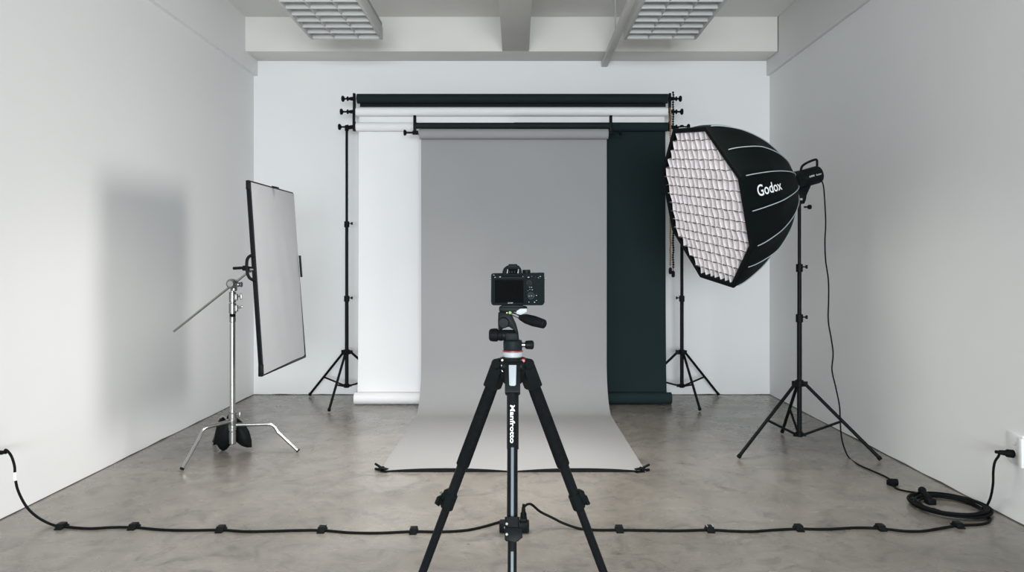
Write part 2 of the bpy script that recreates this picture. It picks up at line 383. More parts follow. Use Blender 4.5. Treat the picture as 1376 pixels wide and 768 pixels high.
z1, z2, z3 = 2.857, 2.735, 2.592
def roll_hook(t, side, X, z, xk):
    """expander hook and knob at the end of a paper tube"""
    h = MB(); s = side
    h.cyl((X, 7.0, z), (xk, 7.0, z), 0.0085)
    h.cyl((X+s*0.01, 7.0, z), (X+s*0.05, 7.0, z), 0.019, 0.014, bev=0.003)
    h.cyl((X+s*0.055, 7.0, z), (X+s*0.07, 7.0, z), 0.022, bev=0.004)
    o = part('roll_hook', h, 'plastic', t)
    k = MB().lathe((xk, 7.0, z), (s, 0, 0), [(-0.012, 0.012), (-0.004, 0.026), (0.008, 0.03), (0.016, 0.024), (0.018, 0.01)], 20)
    part('knob', k, 'plastic', o)
def backdrop_stand(label, bx, by, feet, side, X, ks, knob):
    t = thing('backdrop_stand', label, 'backdrop stand', (bx, by, 0), 'black backdrop stands')
    tripod_stand(t, bx, by, 0.15, 0.467, 2.60, feet, [0.975, 1.68], 0.0175, 0.57, knob)
    s = side
    b = MB()
    b.box((X, 7.0, (z1+z2)/2+0.02), (0.022, 0.045, z1-z2+0.06), 0.004); b.box((X+s*0.004, 7.0, (z3+z2)/2), (0.018, 0.05, z2-z3-0.02), 0.004)
    b.box((X, 7.0, z3+0.005), (0.024, 0.045, 0.09), 0.004)
    b.cyl((bx, by, 2.565), (bx, by, 2.62), 0.019, bev=0.004)
    b.box(((X+bx)/2, (7.0+by)/2, z3), (abs(X-bx)+0.01, 0.02, 0.03), 0.004, Matrix.Rotation(math.atan2((7.0-by)*(1 if X > bx else -1), abs(X-bx)), 3, 'Z'))
    part('bracket', b, 'metal', t)
    for z, xk in zip((z1, z2, z3), ks): roll_hook(t, s, X, z, xk)
    return t
backdrop_stand('tall black backdrop stand left of the white paper', -1.617, 7.06, [(-2.047, 7.33), (-1.655, 6.54), (-1.15, 7.285)], -1, -1.532,
               [(461.5-695)*7e-3, (459.5-695)*7e-3, (457-695)*7e-3], 1)
backdrop_stand('tall black backdrop stand behind the softbox', 1.562, 7.06, [(1.99, 7.35), (1.616, 6.576), (1.09, 7.19)], 1, 1.434,
               [(913.5-695)*7e-3, (915.5-695)*7e-3, (924.5-695)*7e-3], -1)

# paper rolls
def tube_roll(name, x0, x1, y, z, r, m, t, core=0.012, coremat='metal'):
    # spiral edge: wound paper with rounded shoulder
    a = MB().lathe((x0, y, z), (1, 0, 0), [(0.004, r*0.45), (0.0, r*0.55), (0, r-0.002), (0.002, r), (x1-x0-0.002, r), (x1-x0, r-0.002), (x1-x0, r*0.55), (x1-x0-0.004, r*0.45)], 40)
    o = part(name, a, m, t)
    if core:
        cm = MB(); cm.cyl((x0-0.008, y, z), (x1+0.008, y, z), core); part('core_tube', cm, coremat, o)
    return o
t = thing('paper_roll', 'full-width black background paper roll, topmost of the rolls', 'backdrop roll', (0, 7.0, z1), 'seamless background papers')
tube_roll('roll', -1.505, 1.414, 7.0, z1, 0.0455, 'blackp', t)
part('loose_end', MB().sheet([(7.045, z1), (7.043, z1-0.04), (7.04, 2.776)], -1.488, 1.405, 6), 'blackp', t)
t = thing('paper_roll', 'full-width white background paper roll, rolled up under the black one', 'backdrop roll', (0, 7.0, z2), 'seamless background papers')
tube_roll('roll', -1.514, 1.414, 7.0, z2, 0.0425, 'whitep', t)
part('loose_end', MB().sheet([(7.041, z2), (7.04, z2-0.04), (7.038, 2.64)], -1.497, 1.395, 6), 'whitep', t)
def drop(label, x0, x1, e0, e1, m, core0, core1):
    t = thing('paper_backdrop', label, 'paper backdrop', ((x0+x1)/2, 7.0, 0), 'seamless background papers')
    tube_roll('roll', x0, x1, 7.0, z3, 0.042, m, t)
    prof = [(7.041, z3), (7.040, z3-0.05), (7.036, 2.2), (7.03, 1.5), (7.02, 0.8), (7.004, 0.3), (6.985, 0.12), (6.976, 0.058)]
    def fn(q, f, s): return q+V((0, 0.004*math.sin(q.x*5+f*3)*math.sin(math.pi*f), 0))
    part('sheet', MB().sheet(prof, x0+0.016, x1-0.012, 16, fn=fn), m, t, ang=60)
    tube_roll('bottom_roll', e0, e1, 6.92, 0.0565, 0.055, m, t, core=0)
drop('bright white paper backdrop hanging to the floor, left of the grey one', -1.514, -0.052, -1.512, -0.052, 'whitep', 0, 0)
drop('charcoal paper backdrop hanging to the floor, right of the grey one', -0.032, 1.414, -0.034, 1.432, 'charcoal', 0, 0)

# grey sweep and the two hook brackets that carry it
GX0, GX1, GY = -0.872, 0.812, 6.65; gz = 2.464
g = thing('paper_backdrop', 'mid grey paper sweep curving from its roll onto the floor behind the tripod', 'paper backdrop', (-0.03, GY, 0), 'seamless background papers')
tube_roll('roll', GX0, GX1, GY, gz, 0.0455, 'greyp', g)
prof = [(GY+0.045, gz), (GY+0.045, gz-0.06), (GY+0.045, 1.9), (GY+0.047, 1.3), (GY+0.05, 0.8), (GY+0.05, 0.42)]
R_ = 0.36
for k in range(1, 13):
    a = k/12*math.pi/2; prof.append((GY+0.05-R_*(1-math.cos(a)), 0.004+R_-R_*math.sin(a)+0.058*(1-math.sin(a))))
yend = 4.66
for k in range(1, 15): prof.append((GY+0.05-R_+(yend-(GY+0.05-R_))*k/14, 0.004))
def gfn(q, f, s):
    # front edge: held flat by the clamps at both corners and at the middle, bowed up between
    k = max(0.0, (5.05-q.y)/(5.05-yend)); k = min(k, 1.0)
    return q+V((0, 0, 0.021*k**2.2*abs(math.sin(2*math.pi*s))**0.7))
mb = MB().sheet(prof, GX0+0.008, GX1-0.007, 40, fn=gfn); part('sheet', mb, 'greyp', g, ang=60)
# black strip added for the shade in the gap beneath the lifted front edge
mb = MB(); N = 60; rows = []
for j in range(N+1):
    s = j/N; x = GX0+0.05+(GX1-GX0-0.1)*s; h = 0.0215*abs(math.sin(2*math.pi*min(1, max(0, (x-GX0)/(GX1-GX0)))))**0.7+0.0015
    rows.append([mb.b.verts.new(V((x, y, z))) for y, z in ((yend-0.002, 0.001), (yend-0.002, h), (yend+0.014, h), (yend+0.014, 0.001))])
for j in range(N):
    for k in range(4): mb.b.faces.new((rows[j][k], rows[j][(k+1) % 4], rows[j+1][(k+1) % 4], rows[j+1][k]))
mb.b.faces.new(rows[0]); mb.b.faces.new(rows[-1][::-1]); part('edge_shade', mb, 'under', g)
hk = thing('roll_hanger', 'black hook hanger with crossbar holding the grey roll', 'backdrop hanger', (-0.03, GY, 2.5))
part('crossbar', MB().cyl((-0.902, GY, 2.538), (0.823, GY, 2.538), 0.027), 'blackp', hk)
for s, X in ((-1, -0.915), (1, 0.836)):
    b = MB(); b.box((X, GY, 2.545), (0.026, 0.03, 0.17), 0.004); b.box((X, (GY+6.957)/2, 2.575), (0.016, 6.957-GY, 0.014), 0.003)
    br = part('hook_bracket', b, 'metal', hk)
    k = MB(); k.cyl((X+s*0.005, GY, gz+0.012), (X+s*0.085, GY, gz+0.012), 0.0085); k.cyl((X-s*0.03, GY, gz+0.012), (X+s*0.02, GY, gz+0.012), 0.019, bev=0.003)
    k.lathe((X+s*0.085, GY, gz+0.012), (s, 0, 0), [(-0.012, 0.012), (-0.004, 0.024), (0.008, 0.028), (0.014, 0.022), (0.016, 0.01)], 20)
    part('knob', k, 'plastic', br)

# pull chains at the right end
def chain(name, label, x, y, ztop, zbot, m, r, grp):
    t = thing(name, label, 'chain', (x, y, zbot), grp)
    mb = MB(); n = int((ztop-zbot)/(r*2.15))
    for k in range(n): mb.sphere((x+0.002*math.sin(k*0.9), y+0.003*math.cos(k*1.3), ztop-k*r*2.15), r, seg=8)
    mb.tube([(x, y, ztop), (x, y, zbot)], r*0.3, 6); part('beads', mb, m, t)
    part('chain_weight', MB().lathe((x, y, zbot-0.06), (0, 0, 1), [(0, 0.008), (0.008, 0.016), (0.05, 0.016), (0.062, 0.006)], 14), 'plastic', t)
chain('pull_chain', 'black beaded pull chain hanging from the right roll ends', (904.6-695)*6.93e-3, 6.93, 2.9, 1.24, 'metal', 0.0105, 'pull chains')
chain('pull_chain', 'tan beaded pull chain next to the black one', (900.8-695)*6.93e-3, 6.93, 2.75, 1.27, 'tan', 0.009, 'pull chains')

# ---------------------------------------------------------------- spring clamps on the grey paper corners
def clamp(label, x, y, ang):
    t = thing('spring_clamp', label, 'clamp', (x, y, 0), 'clamps on the grey paper')
    R = Matrix.Rotation(ang, 3, 'Z'); O = V((x, y, 0.0))
    def q(a, b, c): return O+R@V((a, b, c))
    for s, zz in ((1, 0.020), (-1, 0.0095)):
        j = MB(); j.prism([q(0.0, -0.016, zz), q(0.05, -0.012, zz-s*0.002), q(0.05, 0.012, zz-s*0.002), q(0.0, 0.016, zz)], (0, 0, s*0.007), 0.002)
        part('jaw', j, 'plastic', t)
        h = MB(); h.tube([q(0.0, 0, zz+s*0.003), q(-0.03, 0, zz+max(s*0.012, -0.001)), q(-0.055, 0, zz+max(s*0.02, -0.001))], 0.0075, 10); part('handle', h, 'plastic', t)
    sp = MB(); sp.cyl(q(-0.002, -0.02, 0.018), q(-0.002, 0.02, 0.018), 0.012, bev=0.002); part('spring', sp, 'metal', t)
clamp('black spring clamp on the left front corner of the grey paper', -0.852, 4.675, math.radians(-35))
clamp('black spring clamp on the right front corner of the grey paper', 0.782, 4.665, math.radians(205))

# ---------------------------------------------------------------- softbox
eu = V((0, 0, -1)); eu = (eu-SN*eu.dot(SN)).normalized()        # in-plane, downwards
ev = SN.cross(eu).normalized()
if ev.x < 0 or ev.y > 0: ev = -ev if (ev.y > 0) else ev        # towards the camera side
if ev.y > 0: ev = -ev
# grid columns run along "down"; octagon has flats facing the grid axes (vertex at +22.5 deg)
TILT = math.radians(-8.5)
gu = eu*math.cos(TILT)+ev*math.sin(TILT); gv = -eu*math.sin(TILT)+ev*math.cos(TILT)
RB, LB = 0.580, 0.662
PROF = [(0, 1), (0.12, 0.975), (0.25, 0.925), (0.4, 0.85), (0.55, 0.745), (0.7, 0.615), (0.8, 0.505), (0.88, 0.40), (0.94, 0.29), (0.98, 0.19), (1.0, 0.125)]
def gprof(s):
    s = min(max(s, 0), 1)
    for k in range(len(PROF)-1):
        if s <= PROF[k+1][0]:
            a = PROF[max(k-1, 0)]; b = PROF[k]; c = PROF[k+1]; e = PROF[min(k+2, len(PROF)-1)]
            t = (s-b[0])/(c[0]-b[0]); m1 = (c[1]-a[1])/(c[0]-a[0]+1e-9)*(c[0]-b[0]); m2 = (e[1]-b[1])/(e[0]-b[0]+1e-9)*(c[0]-b[0])
            return (2*t**3-3*t*t+1)*b[1]+(t**3-2*t*t+t)*m1+(-2*t**3+3*t*t)*c[1]+(t**3-t*t)*m2
    return PROF[-1][1]
def rib(k, s):
    """rib k (0..15), s 0 front .. 1 hub"""
    th = math.radians(22.5*k); r = RB*gprof(s)
    if k % 2 == 0: r *= 0.924+(1-0.924)*min(1, s*2.2)
    return SC+SA*(LB*s)+(gu*math.cos(th)+gv*math.sin(th))*r
def skin(k, f, s, lift=0.0):
    a = rib(k % 16, s); b = rib((k+1) % 16, s); p = a.lerp(b, f)
    bil = 0.010*math.sin(math.pi*f)*math.sin(math.pi*min(1, s*1.1)) 
    ax = SC+SA*(LB*s); n = (p-ax).normalized()
    return p-n*bil+n*lift+SA*(lift*0.4)
sb = thing('softbox', 'large black octagonal softbox with white fabric grid on a stand', 'softbox', SC+SA*0.75)
mb = MB(); NS = 28; NF = 4; rows = []
for i in range(NS+1):
    s = (i/NS)**0.85 if i else 0
    rows.append([mb.b.verts.new(skin(k, f/NF, s)) for k in range(16) for f in range(NF)])
for i in range(NS):
    mb.bridge(rows[i], rows[i+1])
# lining
inner = []
for i in range(NS+1):
    s = (i/NS)**0.85 if i else 0
    inner.append([mb.b.verts.new(skin(k, f/NF, s, -0.006)) for k in range(16) for f in range(NF)])
for i in range(NS): mb.bridge(inner[i+1], inner[i])
mb.bridge(inner[0], rows[0]); mb.b.faces.new(rows[-1]); mb.b.faces.new(inner[-1][::-1])
shell = part('shell', mb, 'fabric', sb, ang=60)
for k in range(16):
    pts = [skin(k, 0, 0.055+0.945*j/24, 0.003) for j in range(25)]
    part('seam_piping', MB().tube(pts, 0.0032, 6), 'piping', sb)
def octpoly(R, off): return [SC+SN*off+(gu*math.cos(math.radians(22.5+45*k))+gv*math.sin(math.radians(22.5+45*k)))*R for k in range(8)]
# rim band
mb = MB(); A = [mb.b.verts.new(p) for p in octpoly(RB+0.002, 0.006)]; B = [mb.b.verts.new(p) for p in octpoly(RB-0.03, 0.006)]
A2 = [mb.b.verts.new(p) for p in octpoly(RB+0.002, -0.01)]; B2 = [mb.b.verts.new(p) for p in octpoly(RB-0.03, -0.01)]
mb.bridge(A, B); mb.bridge(B, B2); mb.bridge(B2, A2); mb.bridge(A2, A); part('rim', mb, 'fabric', sb)
# diffuser behind the grid
part('diffuser', MB().prism(octpoly(RB-0.035, -0.062), SN*0.002), 'diff', sb)
# fabric grid: strips clipped to the octagon
GD = 0.052; GR = RB-0.034; pitch = 0.065; ap = GR*math.cos(math.radians(22.5)); half = GR*math.sin(math.radians(22.5))
def span(x):       # half length of a strip at offset x from the centre of the octagon
    x = abs(x)
    if x >= ap: return 0
    return ap if x <= half else ap-(x-half)
g1, g2, g3 = MB(), MB(), MB(); n = int(ap/pitch)+1
def strip(mb, a, b, nrm, th, d0, d1, wav=0.0, ph=0.0, seg=40):
    rows = []
    for i in range(seg+1):
        p = a.lerp(b, i/seg); ww = wav*math.sin(i/seg*(b-a).length/pitch*math.pi+ph)
        rows.append([mb.b.verts.new(p+nrm*(sg*th+(ww if dd == d0 else ww*0.3))+SN*dd) for sg, dd in ((-1, d0), (1, d0), (1, d1), (-1, d1))])
    for i in range(seg):
        for k in range(4): mb.b.faces.new((rows[i][k], rows[i+1][k], rows[i+1][(k+1) % 4], rows[i][(k+1) % 4]))
    mb.b.faces.new(rows[0][::-1]); mb.b.faces.new(rows[-1])
for k in range(-n, n+1):
    x = k*pitch; L = span(x)
    if L > 0.03:
        o = SC+gv*x; strip(g1, o-gu*L, o+gu*L, gv, 0.0013, 0.004, -GD, 0.006, k*2.4, seg=110)
        o = SC+gu*x; strip(g2, o-gv*L, o+gv*L, gu, 0.0011, 0.001, -GD, 0.0035, k*1.7, seg=110)
        strip(g3, o-gv*L, o+gv*L, gu, 0.0019, 0.0032, -0.005, 0.0035, k*1.7, seg=110)
gr = part('fabric_grid', g1, 'gridw', sb); part('grid_crossing', g2, 'gridw', gr); part('dark_binding', g3, 'gridb', gr)
# word on the side panel (between two ribs)
def word(u, v):
    s = 0.15+0.34*u; k = 4; f0 = 0.34+0.34*v
    return skin(k, f0, s, 0.004)
lettering('Godox', word, 'white', sb, offset=0.012)
# speed ring
rg = MB().lathe(SC+SA*(LB-0.012), SA, [(0, 0.06), (0.01, 0.078), (0.03, 0.078), (0.04, 0.066), (0.056, 0.06)], 32); part('speed_ring', rg, 'metal', sb)
part('ring_tab', MB().box(SC+SA*(LB-0.02)+V((-0.02, -0.085, -0.02)), (0.012, 0.006, 0.05), 0.002), 'piping', sb)

# strobe head
sl = thing('studio_light', 'black studio light head with top handle mounted behind the softbox', 'studio light', SC+SA*0.765)
hd = MB(); h0 = SC+SA*(LB+0.045)
hd.lathe(h0, SA, [(0, 0.058), (0.004, 0.064), (0.05, 0.064), (0.056, 0.060), (0.062, 0.062), (0.19, 0.062), (0.205, 0.058), (0.212, 0.045)], 36)
part('housing', hd, 'plastic', sl)
up = V((0, 0, 1)); up = (up-SA*up.dot(SA)).normalized(); sd = SA.cross(up).normalized()
if sd.y > 0: sd = -sd                                        # towards the camera
a0 = h0+SA*0.075+up*0.055; a1 = h0+SA*0.205+up*0.05
part('handle', MB().tube(catmull([a0, h0+SA*0.095+up*0.085, h0+SA*0.14+up*0.100, h0+SA*0.20+up*0.106, h0+SA*0.218+up*0.098, h0+SA*0.213+up*0.07, a1], 6), 0.0085, 10), 'plastic', sl)
br = MB(); base = V((1.968, 5.19, 0)); hc = SC+SA*0.785
br.prism([V((1.93, 5.165, 1.80)), V((2.015, 5.165, 1.80)), V((2.005, 5.165, 1.745)), V((1.995, 5.165, 1.722)), V((1.945, 5.165, 1.722))], (0, 0.05, 0), 0.005)
br.prism([hc-up*0.05-SA*0.03+sd*0.015, hc-up*0.05+SA*0.05+sd*0.015, V((2.015, 5.165, 1.79)), V((1.93, 5.165, 1.79))], (0, 0.035, 0), 0.004)
part('mount_bracket', br, 'plastic', sl)
part('bracket_label', MB().box((1.972, 5.1655, 1.752), (0.017, 0.004, 0.014), 0.001), 'pale', sl)
kn = MB(); kn.cyl((2.0, 5.19, 1.70), (2.03, 5.19, 1.70), 0.006); kn.cyl((2.028, 5.19, 1.70), (2.05, 5.19, 1.70), 0.016, bev=0.003)
part('tilt_knob', kn, 'plastic', sl)
def side_word(t0, t1, v0, v1):
    def fn(u, v):
        th = math.radians(v0+(v1-v0)*v); return h0+SA*(t0+(t1-t0)*u)+(sd*math.cos(th)+up*math.sin(th))*0.0632
    return fn
lettering('SK400II', side_word(0.088, 0.128, -2, 9), 'white', sl); lettering('Godox', side_word(0.142, 0.184, -2, 8), 'white', sl)

# stand under it
st = thing('light_stand', 'black light stand under the softbox, nearest to the right wall', 'light stand', (1.968, 5.19, 0))
tripod_stand(st, 1.968, 5.19, 0.118, 0.47, 1.722, [(1.474, 4.96), (2.397, 4.906), (2.033, 5.71)], [0.925, 1.275], 0.0165, 0.5)

# ---------------------------------------------------------------- chrome C-stand, panel, sandbag
cx, cy = -1.943, 5.08
cs = thing('grip_stand', 'chrome grip stand with turtle legs beside the left wall', 'grip stand', (cx, cy, 0))
part('column', MB().cyl((cx, cy, 0.105), (cx, cy, 0.90), 0.0185), 'chrome', cs)
part('riser', MB().cyl((cx, cy, 0.89), (cx, cy, 1.14), 0.0135), 'chrome', cs)
bc = MB(); bc.cyl((cx, cy, 0.20), (cx, cy, 0.29), 0.026, bev=0.004); bc.cyl((cx, cy, 0.165), (cx, cy, 0.2), 0.024, bev=0.003); bc.cyl((cx, cy, 0.075), (cx, cy, 0.16), 0.0225, bev=0.004)
bh = part('base_collar', bc, 'steel', cs)
bk = MB(); bk.cyl((cx+0.02, cy, 0.275), (cx+0.045, cy, 0.275), 0.006); bk.box((cx+0.05, cy, 0.275), (0.012, 0.02, 0.04), 0.004); part('knob', bk, 'steel', bh)
for (fx, fy), zh, bend in (((-2.109, 4.676), 0.235, 0.62), ((-1.51, 5.138), 0.205, 0.63), ((-2.21, 5.426), 0.22, 0.62)):
    a = V((cx, cy, zh)); f = V((fx, fy, 0.012)); dr = V((fx-cx, fy-cy, 0)); L = dr.length; dr.normalize()
    k = a+dr*(L*bend)+V((0, 0, 0.0)); pts = [a+dr*0.02, a+dr*(L*bend-0.05), a+dr*(L*bend-0.02)+V((0, 0, -0.003)), a+dr*(L*bend+0.005)+V((0, 0, -0.022)), a+dr*(L*bend+0.022)+V((0, 0, -0.055)), f]
    lg = part('leg', MB().tube(pts, 0.0125, 14), 'chrome', cs)
    dd = (f-pts[-2]).normalized(); part('rubber_foot', MB().cyl(f-dd*0.010, f, 0.0135), 'rubber', lg)
    bh2 = MB(); bh2.cyl(a-V((0, 0, 0.02)), a+V((0, 0, 0.02)), 0.027, bev=0.004); part('leg_socket', bh2, 'steel', cs)
def zc(py): return EYE-(py-CY)*cy/F
for py0, py1, r, kx in ((392, 406, 0.0225, 1), (407, 421, 0.024, 1)):
    c = MB(); c.cyl((cx, cy, zc(py1)), (cx, cy, zc(py0)), r, bev=0.003); c.box((cx+r, cy, zc((py0+py1)/2)), (0.022, 0.03, 0.045), 0.004)
    col = part('riser_collar', c, 'steel', cs)
    k = MB(); zz = zc((py0+py1)/2-1); k.cyl((cx+r, cy, zz), (cx+r+0.03, cy, zz), 0.006)
    if py0 < 400: k.box((cx+r+0.035, cy, zz), (0.014, 0.012, 0.045), 0.005)
    else: k.box((cx+r+0.032, cy, zz+0.004), (0.035, 0.012, 0.016), 0.005, Matrix.Rotation(-0.3, 3, 'Y'))
    part('t_knob', k, 'steel', col)
part('black_band', MB().cyl((cx, cy, zc(425)), (cx, cy, zc(421.5)), 0.0195), 'rubber', cs)
part('lower_collar', MB().cyl((cx, cy, zc(433)), (cx, cy, zc(425)), 0.0205, bev=0.003), 'steel', cs)
gp = P(313, 381, 5.02)
gh = MB(); gh.cyl(gp+V((-0.005, -0.025, 0)), gp+V((-0.005, 0.03, 0)), 0.034, bev=0.006); gh.cyl(gp+V((0, -0.05, 0)), gp+V((0, -0.02, 0)), 0.026, bev=0.006)
gh.cyl(gp+V((0, 0.02, -0.05)), gp+V((0, 0.02, 0.0)), 0.02, bev=0.004)
ghp = part('grip_head', gh, 'steel', cs)
k = MB(); k.cyl(gp+V((0.03, -0.01, -0.005)), gp+V((0.06, -0.01, -0.005)), 0.008); k.cyl(gp+V((0.055, -0.01, -0.005)), gp+V((0.066, -0.01, -0.005)), 0.018, bev=0.003)
k.sphere(gp+V((0.04, -0.01, -0.005)), 0.017); part('t_knob', k, 'steel', ghp)
arm_a = P(233.5, 445, 5.32); arm_b = P(336, 363.5, 4.93)
part('grip_arm', MB().cyl(arm_a, arm_b, 0.0078, bev=0.002), 'chrome', cs)

# reflector panel
TL, BL = P(333.5, 242, 4.78), P(351.5, 505.5, 4.78); TR, BR = P(392.6, 258.5, 5.73), P(410, 480, 5.73)
pn = thing('reflector_panel', 'tilted silver-grey reflector panel in a thin black frame held by the chrome stand', 'reflector', (BL+BR)/2)
w_ = (TR-TL).normalized(); h_ = (TL-BL).normalized(); nn = w_.cross(h_).normalized()
if nn.x < 0: nn = -nn
def bar(a, b, wd, dp, mb):
    a, b = V(a), V(b); ax = (b-a).normalized(); s2 = ax.cross(nn).normalized()
    mb.prism([a-s2*wd/2-nn*dp/2, a+s2*wd/2-nn*dp/2, a+s2*wd/2+nn*dp/2, a-s2*wd/2+nn*dp/2], b-a, 0.0035)
fr = MB(); bar(BL, TL, 0.022, 0.024, fr); fb = part('frame_bar', fr, 'metal', pn)
fr = MB(); bar(TL-h_*0.008, TR-h_*0.008, 0.014, 0.016, fr); bar(BL+h_*0.008, BR+h_*0.008, 0.014, 0.016, fr); bar(BR, TR, 0.010, 0.012, fr); part('frame_rail', fr, 'metal', pn)
cl = MB(); ins = 0.012; n1 = 24; q0 = BL+w_*ins+h_*ins; ww = (TR-TL).length-0.014; hh = (TL-BL).length-2*ins
rows = []
for sg in (0, 1):
    R = []
    for i in range(n1+1):
        R.append([cl.b.verts.new(q0+w_*(ww*j/n1)+h_*(hh*i/n1)+nn*(0.010+sg*0.003+0.0028*math.sin(j*0.9+i*0.35)*math.sin(math.pi*i/n1)*math.sin(math.pi*j/n1))) for j in range(n1+1)])
    rows.append(R)
for sg in (0, 1):
    for i in range(n1):
        for j in range(n1): cl.b.faces.new((rows[sg][i][j], rows[sg][i][j+1], rows[sg][i+1][j+1], rows[sg][i+1][j]))
for i in range(n1):
    cl.b.faces.new((rows[0][i][0], rows[0][i+1][0], rows[1][i+1][0], rows[1][i][0])); cl.b.faces.new((rows[0][i][n1], rows[0][i+1][n1], rows[1][i+1][n1], rows[1][i][n1]))
    cl.b.faces.new((rows[0][0][i], rows[0][0][i+1], rows[1][0][i+1], rows[1][0][i])); cl.b.faces.new((rows[0][n1][i], rows[0][n1][i+1], rows[1][n1][i+1], rows[1][n1][i]))
part('reflector_cloth', cl, 'silver', pn)
part('corner_fitting', MB().box(TL-h_*0.03-w_*0.004, (0.028, 0.024, 0.06), 0.006), 'metal', pn)
part('corner_fitting', MB().box(BL+h_*0.04-w_*0.004, (0.03, 0.026, 0.08), 0.006), 'metal', pn)
hp = [P(341, 343, 4.76), P(336.5, 343.5, 4.76), P(332.6, 347.5, 4.76), P(331.5, 355, 4.76), P(332, 364, 4.76), P(334.5, 372, 4.76), P(339, 375.5, 4.76), P(343, 376, 4.76)]
part('handle', MB().tube(catmull(hp, 5), 0.010, 12), 'plastic', pn)
part('edge_grip', MB().prism([P(401.2, 343, 5.715), P(403.0, 343, 5.715), P(405.2, 372, 5.715), P(403.4, 372, 5.715)], (0, 0.03, 0), 0.002), 'plastic', pn)
part('top_tab', MB().prism([P(365, 249.3, 5.2), P(372, 250.8, 5.2), P(372, 252.5, 5.2), P(365, 251.4, 5.2)], (0, 0.05, 0), 0.001), 'metal', pn)
ck = MB(); ck.cyl(P(335, 361, 4.80), P(336, 363.5, 4.95), 0.013, bev=0.003); ck.cyl(P(326, 359.5, 4.80), P(345, 361, 4.80), 0.012, bev=0.003); ck.cyl(P(313.2, 360.3, 4.80), P(325, 359.7, 4.80), 0.0095, bev=0.002); ck.cyl(P(325.8, 360, 4.80), P(334, 360, 4.80), 0.0165, bev=0.004)
cc = part('clamp', ck, 'plastic', pn); part('chrome_pin', MB().cyl(P(336, 362, 4.775), P(341, 362, 4.775), 0.009), 'chrome', cc)

sg_ = thing('sandbag', 'black saddle sandbag slung over the legs of the chrome stand', 'sandbag', P(312, 603, 5.2))
lp = [(309, 552), (306, 559), (302, 563), (295, 562), (291, 571), (288.5, 583), (286, 598), (291, 597), (295, 603), (300, 606), (305, 603), (310, 597), (313, 589), (314.5, 576), (313.5, 562)]
part('bag_lobe', MB().pillow([P(a, b, 5.2)+V((0, 0.0, 0)) for a, b in lp], 0.045), 'bag', sg_, ang=70)
rp = [(313.5, 588), (318, 594), (325, 599), (332, 601), (338.6, 600.5), (338, 590), (335, 579), (329.5, 570), (322, 563.5), (315, 558), (313.5, 572)]
part('bag_lobe', MB().pillow([P(a, b, 5.22) for a, b in rp], 0.04), 'bag', sg_, ang=70)
part('strap', MB().tube(catmull([P(298, 568, 5.19), P(299, 562.5, 5.2), P(303, 563, 5.24), P(312, 566, 5.25), P(320, 567, 5.22)], 6), 0.011, 10), 'bag', sg_)

# ---------------------------------------------------------------- tripod with three-way head
TY = 1.70
def T(px, py, dy=0.0): return P(px, py, TY+dy)
tp = thing('tripod', 'black photo tripod with pan head standing in front of the grey backdrop', 'tripod', V((T(689, 485).x, TY, 0)))
ax = T(689, 485).x; az = T(689, 485).z
sp = MB(); sp.lathe((ax, TY, az-0.05), (0, 0, 1), [(0, 0.020), (0.01, 0.027), (0.05, 0.031), (0.058, 0.029), (0.06, 0.02)], 28)
spm = part('spider', sp, 'plastic', tp)
part('centre_column', MB().cyl((ax, TY, az-0.20), (ax, TY, az+0.02), 0.0135), 'metal', tp)
bb = MB().lathe((ax, TY, az+0.0005), (0, 0, 1), [(0, 0.0162), (0.006, 0.0162), (0.009, 0.020), (0.011, 0.0225), (0.019, 0.0237), (0.0215, 0.0225)], 36); part('head_plate', bb, 'pale', tp)
part('red_ring', MB().lathe((ax, TY, T(0, 472).z), (0, 0, 1), [(-0.0002, 0.021), (0.0004, 0.0232), (0.003, 0.0232), (0.0038, 0.020)], 36), 'ringred', tp)
# head
part('pan_base', MB().lathe((ax, TY, T(0, 470).z), (0, 0, 1), [(0, 0.0205), (0.003, 0.0215), (0.018, 0.0218), (0.022, 0.0205), (0.024, 0.015)], 32), 'knobm', tp)
pk = MB(); pk.cyl(T(701, 463), T(706.5, 463), 0.0055); po = part('pan_lock_stem', pk, 'steel', tp)
part('pan_lock_knob', MB().lathe(T(705.5, 463), (1, 0, 0), [(0, 0.0065), (0.002, 0.0095), (0.016, 0.0105), (0.019, 0.009), (0.0205, 0.005)], 16), 'plastic', tp)
tb = MB(); tb.cyl(T(672, 450, 0.004), T(693, 450, 0.004), 0.0125, bev=0.002); tb.prism([T(679, 458, -0.012), T(697, 458, -0.012), T(695, 447, -0.012), T(679, 447, -0.012)], (0, 0.03, 0), 0.003); part('tilt_barrel', tb, 'plastic', tp)
lk = MB().lathe(T(657, 449.8), (1, 0, 0), [(0, 0.009), (0.003, 0.0138), (0.012, 0.0152), (0.0195, 0.0148), (0.021, 0.0125), (0.024, 0.0125), (0.0245, 0.0135), (0.030, 0.0135), (0.031, 0.010)], 24); part('tilt_lock_knob', lk, 'rubber', tp)
armo = [(669.5, 420.5), (672, 418.5), (684, 419), (687.5, 422), (690, 428), (694, 437), (696.5, 447), (698, 460), (691, 460), (692, 449), (689.5, 442.5), (684, 439), (678, 440), (675.5, 442), (669.5, 442.5), (669, 432)]
part('head_arm', MB().prism([T(a, b, 0.0) for a, b in armo], (0, 0.026, 0), 0.003), 'plastic', tp)
fk = MB().lathe(T(676.8, 433, 0.002), (0, -1, 0), [(0, 0.0125), (0.010, 0.0125), (0.013, 0.0105), (0.0135, 0.004)], 28); part('side_knob', fk, 'knobm', tp)
pl = MB(); pl.prism([T(a, b, -0.030) for a, b in ((670.5, 413.5), (672, 412.5), (706, 412.5), (708.5, 413.5), (708.5, 417.5), (703, 419), (675, 419), (670.5, 417.5))], (0, 0.06, 0), 0.0015); part('plate_clamp', pl, 'plastic', tp)
